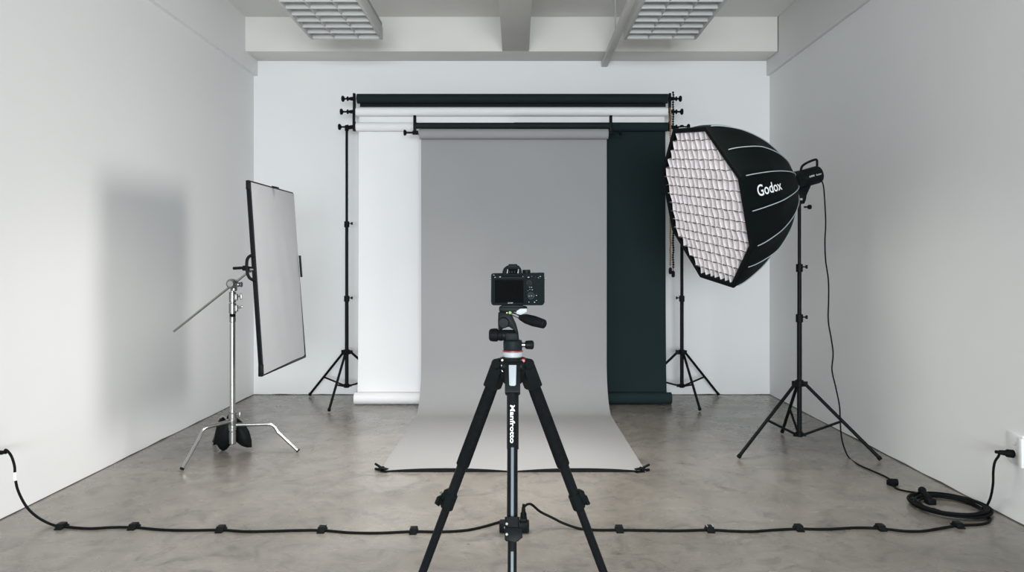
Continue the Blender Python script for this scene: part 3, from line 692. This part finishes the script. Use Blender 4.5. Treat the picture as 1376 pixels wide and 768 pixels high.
pq = MB(); pq.prism([T(a, b, -0.026) for a, b in ((674.5, 410), (702, 410), (704, 413), (672.5, 413))], (0, 0.052, 0), 0.001); part('quick_release_plate', pq, 'metal', tp)
lv = MB(); lv.prism([T(a, b, -0.034) for a, b in ((694, 417.5), (699, 414.5), (708, 414.3), (708.3, 418.5), (704, 421), (700, 423), (694, 421.5))], (0, 0.006, 0), 0.001); part('silver_lever', lv, 'pale', tp)
part('spirit_level', MB().cyl(T(685.3, 419.8, -0.031), T(685.3, 419.8, -0.022), 0.0036, bev=0.001), 'green', tp)
part('yellow_dot', MB().cyl(T(681.2, 420, -0.031), T(681.2, 420, -0.024), 0.0014), 'yellow', tp)
pr = MB(); pr.cyl(T(688, 421, -0.02), T(702, 427.2, -0.03), 0.0042); part('pan_rod', pr, 'chrome', tp)
ha, hb_ = T(698.5, 425.6, -0.028), T(732.5, 435.6, -0.06)
Lh = (hb_-ha).length
part('pan_handle', MB().lathe(ha, hb_-ha, [(0, 0.006), (0.004, 0.0075), (Lh*0.25, 0.0108), (Lh*0.55, 0.0122), (Lh*0.85, 0.0108), (Lh*0.93, 0.0104), (Lh*0.97, 0.0098), (Lh, 0.0075)], 24), 'rubber', tp)
part('red_button', MB().lathe(T(703.3, 484, -0.026), (0, -1, 0), [(0, 0.0045), (0.004, 0.0045), (0.006, 0.003)], 16), 'red', tp)
for a, b in ((675, 483.5), (675, 490.5), (700.5, 485), (701, 494), (675.5, 497.5)):
    part('bolt', MB().lathe(T(a, b, -0.0255), (0, -1, 0), [(0, 0.0033), (0.003, 0.0033), (0.004, 0.002)], 12), 'steel', spm)
FI = math.radians(23)
for az_deg, lock_s in ((150, 0.375), (30, 0.375), (270, 0.352)):
    ca, sa = math.cos(math.radians(az_deg)), math.sin(math.radians(az_deg)); dr = V((ca, sa, 0))
    o = V((ax, TY, 0))+dr*0.031; o.z = az-0.003
    dn = (dr*math.sin(FI)-V((0, 0, math.cos(FI)))).normalized(); side = dr.cross(V((0, 0, 1))).normalized(); fwd = side.cross(dn).normalized()
    if fwd.dot(dr) < 0: fwd = -fwd
    rot = Matrix((side, fwd, -dn)).transposed()
    front = az_deg == 270
    lg = MB()
    # shoulder casting
    for s, a, b in ((0.0, 0.022, 0.026), ):
        lg.prism([o+side*x+fwd*y+dn*0.0 for x, y in ((-0.017, -0.016), (0.017, -0.016), (0.017, 0.014), (-0.017, 0.014))], dn*0.068, 0.005)
    lg.cyl(o-side*0.024+dn*0.004, o+side*0.024+dn*0.004, 0.0125, bev=0.003)
    L_ = part('leg', lg, 'plastic', tp)
    L_2 = 1.0
    top_r = 0.0135 if front else 0.0155
    if front:
        part('leg_tube', MB().cyl(o+dn*0.06, o+dn*lock_s, 0.0112), 'metal', L_)
        # grey stripe runs on the outward face
        st_ = MB(); st_.prism([o+fwd*0.0109+side*x+dn*0.185+fwd*yy for x, yy in ((-0.0032, 0), (0.0032, 0), (0.0026, 0.0012), (-0.0026, 0.0012))], dn*(lock_s-0.205), 0.0)
        part('grey_stripe', st_, 'alu', L_)
        pp = MB(); pp.prism([o+fwd*0.0145+dn*a+side*x for x, a in ((-0.0085, 0.006), (0.0085, 0.006), (0.0075, 0.05), (0.005, 0.053), (-0.005, 0.053), (-0.0075, 0.05))], fwd*0.003, 0.001); part('pale_badge', pp, 'pale', L_)
        sgn = 1
        def tw(u, v):
            y = -0.0052+0.0104*v; s = 0.094+0.082*u
            return o+dn*s+fwd*(math.sqrt(0.0112**2-y*y)+0.0006)+(-sidev*y)
        sidev = side if side.x < 0 else -side
        lettering('Manfrotto', tw, 'white', L_, offset=0.02)
    else:
        part('foam_grip', MB().lathe(o+dn*0.062, dn, [(0, 0.0125), (0.002, 0.0145), (0.02, 0.0150), (0.205, 0.0158), (0.212, 0.0155), (0.214, 0.012)], 24), 'foam', L_)
        part('leg_tube', MB().cyl(o+dn*0.27, o+dn*lock_s, 0.0122), 'metal', L_)
    r2 = 0.0092 if front else 0.0102
    part('lower_tube', MB().cyl(o+dn*lock_s, o+dn*0.80, r2), 'metal', L_)
    if front:
        st_ = MB(); st_.prism([o+fwd*(r2-0.0003+yy)+side*x+dn*(lock_s+0.04) for x, yy in ((-0.003, 0), (0.003, 0), (0.0024, 0.0012), (-0.0024, 0.0012))], dn*0.36, 0.0); part('grey_stripe', st_, 'alu', L_)
    part('lower_tube', MB().cyl(o+dn*0.78, o+dn*1.155, 0.0082), 'metal', L_)
    for s, rr in ((lock_s, 0.0155), (0.80, 0.0135)):
        c = MB(); c.cyl(o+dn*(s-0.022), o+dn*(s+0.02), rr, bev=0.003)
        c.box(o+dn*(s-0.008)+fwd*(rr-0.002)+side*(0.0 if front else 0.004), (0.024, 0.014, 0.03), 0.003, rot)
        lo = part('leg_lock', c, 'plastic', L_) 
        lv = MB(); lv.prism([o+dn*(s+q)+side*x+fwd*(rr+0.002) for x, q in ((-0.020, -0.004), (0.012, -0.006), (0.014, 0.018), (-0.006, 0.024), (-0.021, 0.014))], fwd*0.008, 0.002)
        part('lock_lever', lv, 'plastic', tp)
        bm_ = MB()
        for q in (-0.012, 0.008): bm_.lathe(o+dn*(s+q)+fwd*(rr+0.0045)-side*(-0.011 if front else 0.008), fwd, [(0, 0.0026), (0.006, 0.0026)], 12)
        part('lock_bolt', bm_, 'steel', tp)
    fz = o+dn*1.155; ft = fz+dn*0.014
    part('rubber_foot', MB().cyl(fz-dn*0.02, V((ft.x, ft.y, max(ft.z, 0.012))), 0.0125, bev=0.003), 'rubber', L_)

# ---------------------------------------------------------------- camera on the tripod
cm = thing('camera', 'black mirrorless camera seen from behind, mounted on the tripod', 'camera', T(689, 410))
bd = [(660, 369), (661.5, 367.2), (676, 366.8), (700, 366.8), (729, 366.3), (731.3, 368), (731.8, 375), (731.8, 406), (730, 409.3), (728, 410), (663, 410), (660.7, 408.6), (659.7, 405)]
body = part('body', MB().prism([T(a, b, -0.018) for a, b in bd], (0, 0.042, 0), 0.002), 'leather', cm)
part('hand_grip', MB().prism([T(a, b, 0.02) for a, b in ((714, 370), (731, 370), (731, 408), (714, 408))], (0, 0.026, 0), 0.006), 'leather', cm)
ln = MB().lathe(T(688, 388, 0.022), (0, 1, 0), [(0, 0.032), (0.008, 0.033), (0.012, 0.030), (0.05, 0.031), (0.075, 0.034), (0.08, 0.032), (0.08, 0.026), (0.076, 0.024)], 36); part('lens', ln, 'plastic', cm)
ev_ = [(675, 371), (675.2, 364), (677, 360), (680.5, 357), (683, 356.3), (683.5, 354.5), (694.5, 354.5), (695.5, 356.3), (697.5, 357), (700, 360), (701.2, 364), (701.3, 371)]
vf = part('viewfinder', MB().prism([T(a, b, -0.024) for a, b in ev_], (0, 0.05, 0), 0.003), 'plastic', cm)
ec = MB()
oo = [(676.5, 370), (676.8, 364), (678.5, 360.5), (681, 359), (697, 359), (699, 360.5), (700, 364), (700, 370)]; oi = [(679.5, 368), (680.3, 363), (681.5, 361), (696, 361), (697.2, 363), (697.6, 368)]
ec.prism([T(a, b, -0.028) for a, b in oo], (0, 0.006, 0), 0.0015); part('eyecup', ec, 'rubber', vf)
part('eyepiece_glass', MB().prism([T(a, b, -0.0288) for a, b in oi], (0, 0.0012, 0)), 'screen', vf)
for a in (684.5, 688, 691.5): part('eye_sensor', MB().box(T(a, 365.2, -0.0292), (0.002, 0.001, 0.0045)), 'knobm', vf)
for a, b in ((681.5, 364), (696, 364)): part('eyepiece_rim', MB().prism([T(a-0.7, b+3, -0.0295), T(a+0.7, b+3, -0.0295), T(a+1.2, b-2.5, -0.0295), T(a+0.2, b-2.5, -0.0295)], (0, 0.001, 0)), 'alu', vf)
sc = MB(); sc.prism([T(a, b, -0.022) for a, b in ((663.5, 376), (664.3, 375.2), (704, 375.2), (704.8, 376), (704.8, 407.3), (704, 408), (664.3, 408), (663.5, 407.3))], (0, 0.006, 0), 0.0008); sm = part('screen_frame', sc, 'plastic', cm)
part('screen', MB().box(T(684.2, 391.3, -0.0225), (0.0655, 0.0012, 0.0515)), 'screen', sm)
def flat_word(px0, px1, py0, py1, dy): return lambda u, v: T(px0+(px1-px0)*u, py1+(py0-py1)*v, dy)
lettering('SONY', flat_word(682.3, 689.5, 406, 407.6, -0.0232), 'pale', sm)
part('top_strip', MB().prism([T(a, b, -0.0215) for a, b in ((664, 372.2), (705, 372.2), (705, 373.8), (664, 373.8))], (0, 0.005, 0), 0.0005), 'knobm', cm)
dl = MB(); dl.cyl(T(707.4, 367), T(707.4, 362.2), 0.0092, bev=0.0012); part('mode_dial', dl, 'plastic', cm)
dl = MB(); dl.cyl(T(726.3, 371, -0.004), T(726.3, 366, -0.004), 0.0088, bev=0.0012); part('exposure_dial', dl, 'plastic', cm)
dl = MB(); dl.cyl(T(716.5, 369, -0.010), T(716.5, 366.1, -0.010), 0.0035, bev=0.0008); part('custom_button', dl, 'plastic', cm)
for a, s in ((658.7, -1), (733, 1)):
    lug = MB(); lug.cyl(T(a, 373.6), T(a+s*-2, 373.6), 0.002); lug.tube([T(a, 373.6)+V((0, 0.003*math.cos(q), 0.0026*math.sin(q))) for q in [k*math.pi/6 for k in range(13)]], 0.0009, 6); part('strap_lug', lug, 'steel', cm)
wh = MB().lathe(T(713.5, 397, -0.0175), (0, -1, 0), [(0, 0.0098), (0.002, 0.0098), (0.0032, 0.0085), (0.0034, 0.0045), (0.0042, 0.0042), (0.0044, 0.001)], 28); wo = part('control_wheel', wh, 'knobm', cm)
part('joystick', MB().lathe(T(711, 380, -0.0175), (0, -1, 0), [(0, 0.007), (0.0015, 0.0068), (0.002, 0.003), (0.006, 0.0028), (0.0065, 0.001)], 20), 'plastic', cm)
for a, b, r in ((710.5, 405.5, 1.8), (718, 405, 2.2), (720.5, 396, 1.8), (719.5, 372, 2.2), (709.5, 372.5, 2.2), (672, 372.2, 1.8), (664.5, 370.5, 1.8), (725, 373.5, 2.4)):
    part('button', MB().lathe(T(a, b, -0.0172), (0, -1, 0), [(0, r*0.0017), (0.002, r*0.0017), (0.0026, r*0.0012)], 16), 'plastic', cm)
mk = MB()
for a, b, w1, h1 in ((663.5, 369.2, 1.8, 1), (665.2, 372.3, 2.4, .9), (672.0, 371.8, 3.2, 1.2), (702.6, 371.2, 1.4, .8), (710.3, 372.2, 3.4, 1.2), (714.6, 371, .8, .8), (726, 371.2, 2.6, 1), (723.3, 372.8, 1.2, 1),
                     (711.6, 385.5, 1.6, 1), (714.2, 385.7, 2, 1), (709.5, 390.2, .7, 1.2), (712, 388.7, 1.6, .7), (715.3, 389, 2, .9), (720.9, 396.7, 1.6, 1.2), (711, 397.5, 1, 2), (714.3, 397.2, 1.8, 1), (717, 398, .6, .8),
                     (710.7, 405.6, 1.6, 1.2), (720.8, 403.3, 1.8, 1), (718.3, 405.8, 2.0, 1.4)):
    mk.box(T(a, b, -0.0228), (w1*0.0012, 0.0004, h1*0.0017*0.55))
part('button_marks', mk, 'pale', cm)

# ---------------------------------------------------------------- cords, clips, outlets
CR = 0.0062
def plug(mb, tip, dr, s=1.0):
    mb.lathe(tip, dr, [(0, 0.014*s), (0.004, 0.018*s), (0.028*s, 0.0175*s), (0.036*s, 0.012*s), (0.062*s, 0.010*s), (0.066*s, 0.0075*s), (0.08*s, 0.0072*s)], 16)
def ground(pts, r=CR): return [G(a, b, r) for a, b in pts]
# left outlet and cord
lw = V((XL, 3.70, 0.365))
ot = thing('wall_outlet', 'white wall outlet at the left edge where the floor cord plugs in', 'outlet', lw, 'wall outlets')
part('cover_plate', MB().box((XL+0.004, 3.70, 0.40), (0.008, 0.08, 0.125), 0.003), 'outlet', ot)
part('socket', MB().cyl((XL+0.006, 3.70, 0.43), (XL+0.010, 3.70, 0.43), 0.017, bev=0.001), 'outlet', ot)
part('socket', MB().cyl((XL+0.006, 3.70, 0.365), (XL+0.010, 3.70, 0.365), 0.017, bev=0.001), 'outlet', ot)
c1 = thing('extension_cord', 'black floor cord running from the left wall to the box under the tripod', 'cord', (-2.3, 3.7, 0), 'black power cords')
dwn = P(6, 603, 3.70); L0 = [lw+V((0.08, 0, 0)), P(8, 604, 3.70), P(15, 612, 3.70), P(19.5, 626, 3.69), P(20.3, 640, 3.69), P(24, 658, 3.69), P(34, 678, 3.69), P(46, 691, 3.69), P(60, 700, 3.70)]
pts = catmull(L0+ground([(74, 705.5), (92, 707.5), (120, 709.5), (150, 708), (180, 708), (215, 711), (250, 712), (297, 711.5), (330, 713.5), (365, 713), (400, 712), (433, 712), (470, 715), (510, 715.5), (556, 713.5), (590, 714), (625, 712), (650, 707), (672, 700.5)]), 8)
part('cord', MB().tube(pts, CR, 10), 'rubber', c1)
mb = MB(); plug(mb, lw+V((0.010, 0, 0)), (1, 0, 0)); part('plug', mb, 'rubber', c1)
part('white_tag', MB().tube([P(20.1, 634, 3.69), P(20.6, 645, 3.69)], CR+0.0016, 12), 'white', c1)
# junction box under the tripod
jc = G(691, 715.5, 0); bx = thing('cord_connector', 'black connector box on the floor behind the front tripod leg', 'connector', jc)
part('case', MB().box(jc+V((0, 0.02, 0.026)), (0.145, 0.06, 0.05), 0.007), 'plastic', bx)
part('socket_block', MB().box(jc+V((0.045, 0.02, 0.058)), (0.035, 0.04, 0.02), 0.004), 'plastic', bx)
part('case_screw', MB().lathe(jc+V((-0.045, -0.010, 0.03)), (0, -1, 0), [(0, 0.004), (0.002, 0.004)], 10), 'steel', bx)
# right cord: box -> clips -> coil -> right outlet
rw = V((XR, 3.78, 0.375))
ro = thing('wall_outlet', 'white wall outlet low on the right wall with a black plug in it', 'outlet', (XR, 3.78, 0.37), 'wall outlets')
part('cover_plate', MB().box((XR-0.004, 3.755, 0.372), (0.008, 0.115, 0.15), 0.003), 'outlet', ro)
part('back_box', MB().box((XR-0.014, 3.690, 0.365), (0.028, 0.026, 0.145), 0.003), 'outlet', ro)
part('socket', MB().cyl((XR-0.006, 3.76, 0.405), (XR-0.011, 3.76, 0.405), 0.017, bev=0.001), 'outlet', ro)
part('socket', MB().cyl((XR-0.006, 3.76, 0.343), (XR-0.011, 3.76, 0.343), 0.017, bev=0.001), 'outlet', ro)
c2 = thing('extension_cord', 'black floor cord running from the box to the coil and the right outlet', 'cord', (2.3, 3.95, 0), 'black power cords')
ja = jc+V((0.045, 0.02, 0.07))
CC = V((2.305, 3.97, 0))
lead = [ja+V((0, 0, 0.02)), ja+V((0.004, 0, 0.05)), ja+V((0.035, 0.003, 0.062)), P(726, 687, 3.67), P(742, 695, 3.67), P(757, 702.5, 3.67)]
lead += ground([(778, 709.5), (800, 711.5), (832, 711.5), (870, 712), (910, 712.5), (953, 711.5), (985, 713), (1010, 713.5), (1040, 711.5), (1073, 710), (1110, 710.5), (1150, 708.5), (1183, 709.5), (1215, 713), (1240, 713), (1262, 709.5), (1287, 705.5), (1312, 704.5), (1326, 702), (1331, 697)])
coil = []
turns = 8
a0_ = math.radians(-10)
for k in range(turns*20+1):
    a = a0_+2*math.pi*k/20; tt = k/(turns*20)
    r = 0.172+0.022*math.sin(k*0.217)-0.012*math.sin(k*0.071+1); z = CR*(1.0+2.2*(tt*3 % 1.0))+0.012*tt
    coil.append(CC+V((r*math.cos(a)*0.98, r*math.sin(a), z)))
p_end = rw+V((-0.08, -0.02, -0.03))
tail = [P(1318, 690, 3.90), P(1325, 681, 3.92), P(1331, 668, 3.90), P(1334.3, 650, 3.86), P(1334.8, 632, 3.80), P(1337, 620, 3.79), P(1342, 612, 3.78), rw+V((-0.085, -0.02, -0.026))]
pts = catmull(lead, 8)+catmull([lead[-1], P(1322, 686.5, 3.93)+V((0, 0, 0.01))], 3)[1:]+catmull(coil, 2)+catmull([coil[-1]]+tail, 8)[1:]
part('cord', MB().tube(pts, CR, 10), 'rubber', c2)
mb = MB(); plug(mb, V((XR-0.012, 3.76, 0.343)), V((-1, 0.0, 0.12)), 1.15); part('plug', mb, 'rubber', c2)
mb = MB(); plug(mb, ja-V((0, 0, 0.005)), (0, 0, 1), 0.85); part('plug', mb, 'rubber', c2)
# lamp cord
c3 = thing('lamp_cord', 'thin black cord dangling from the studio light down to the floor coil', 'cord', (2.2, 5.0, 0), 'black power cords')
q0 = h0+SA*0.205-up*0.012+sd*0.02
pts = [q0, P(1103, 241, 5.16), P(1106.5, 250, 5.15), P(1108.5, 275, 5.13), P(1109.5, 300, 5.1), P(1108.5, 325, 5.06), P(1109.5, 350, 5.0), P(1113, 375, 4.97), P(1113.5, 400, 4.94), P(1113, 430, 4.9), P(1117, 455, 4.88), P(1119.5, 475, 4.86), P(1118, 497, 4.84), P(1123, 520, 4.82), P(1128, 545, 4.80), P(1129, 565, 4.79), P(1130.5, 585, 4.80), P(1134, 600, 4.83)]
pts += ground([(1140.5, 614), (1154, 624), (1172, 632), (1190, 640), (1198, 646), (1203, 655), (1218, 659.5), (1234, 662), (1246, 668)], 0.005)
part('cord', MB().tube(catmull(pts, 8), 0.0048, 10), 'rubber', c3)
gq = G(1199, 652); cn = MB(); cn.box(gq+V((0.0, 0.0, 0.017)), (0.045, 0.05, 0.032), 0.006, Matrix.Rotation(0.4, 3, 'Z')); cn.cyl(gq+V((-0.018, 0.0, 0.022)), gq+V((0.028, -0.01, 0.022)), 0.02, bev=0.004)
part('inline_connector', cn, 'rubber', c3)
cp = MB(); e0 = G(1243, 672, 0.03); cp.cyl(e0+V((0.0, 0.03, 0.045)), e0+V((-0.005, -0.06, 0.02)), 0.016, bev=0.004); cp.sphere(e0+V((0.001, 0.03, 0.045)), 0.021); cp.box(e0+V((-0.006, -0.06, 0.015)), (0.045, 0.05, 0.03), 0.006)
part('coupling', cp, 'rubber', c3)

# cord clips along the floor
def build_clip(label):
    t = thing('cord_clip', label, 'cord clip', (0, 0, 0), 'clips along the floor cord')
    b = MB(); b.box((0, 0, 0.003), (0.036, 0.074, 0.007), 0.002); part('base_pad', b, 'rubber', t)
    b = MB(); b.prism([(-0.018, -0.028, 0.005), (-0.018, 0.028, 0.005), (-0.018, 0.018, 0.024), (-0.018, -0.018, 0.024)], (0.036, 0, 0), 0.003); part('saddle', b, 'plastic', t)
    return t
spots = [(83, 708.5, 'black cord clip on the floor, nearest to the left wall'), (180, 709, 'black cord clip on the floor, second one from the left wall'),
         (297, 712.5, 'black cord clip in front of the chrome stand, third from the left wall'), (433, 713, 'black cord clip on the floor, second one left of the tripod legs'),
         (556, 714.5, 'black cord clip on the floor, just left of the left tripod leg'), (832, 712.5, 'black cord clip on the floor, just right of the right tripod leg'),
         (953.5, 712.5, 'black cord clip with open pale edges, second one right of the tripod'), (1073, 711, 'black cord clip on the floor, third one right of the tripod'),
         (1183, 710.5, 'black cord clip on the floor, left of and before the coiled cord'), (1287, 707, 'black cord clip lying right below the coiled cord')]
proto = build_clip(spots[0][2])
for i, (a, b, lab) in enumerate(spots):
    if i == 0: o = proto
    else:
        o = proto.copy(); C.objects.link(o)
        for ch in list(proto.children):
            c_ = ch.copy(); C.objects.link(c_); c_.parent = o
    o.location = G(a, b, 0); o['label'] = lab
    if i == 6:
        for sx in (-0.014, 0.014): part('pale_edge', MB().box(G(a, b, 0)+V((sx, 0, 0.0245)), (0.004, 0.03, 0.002)), 'pale', o)
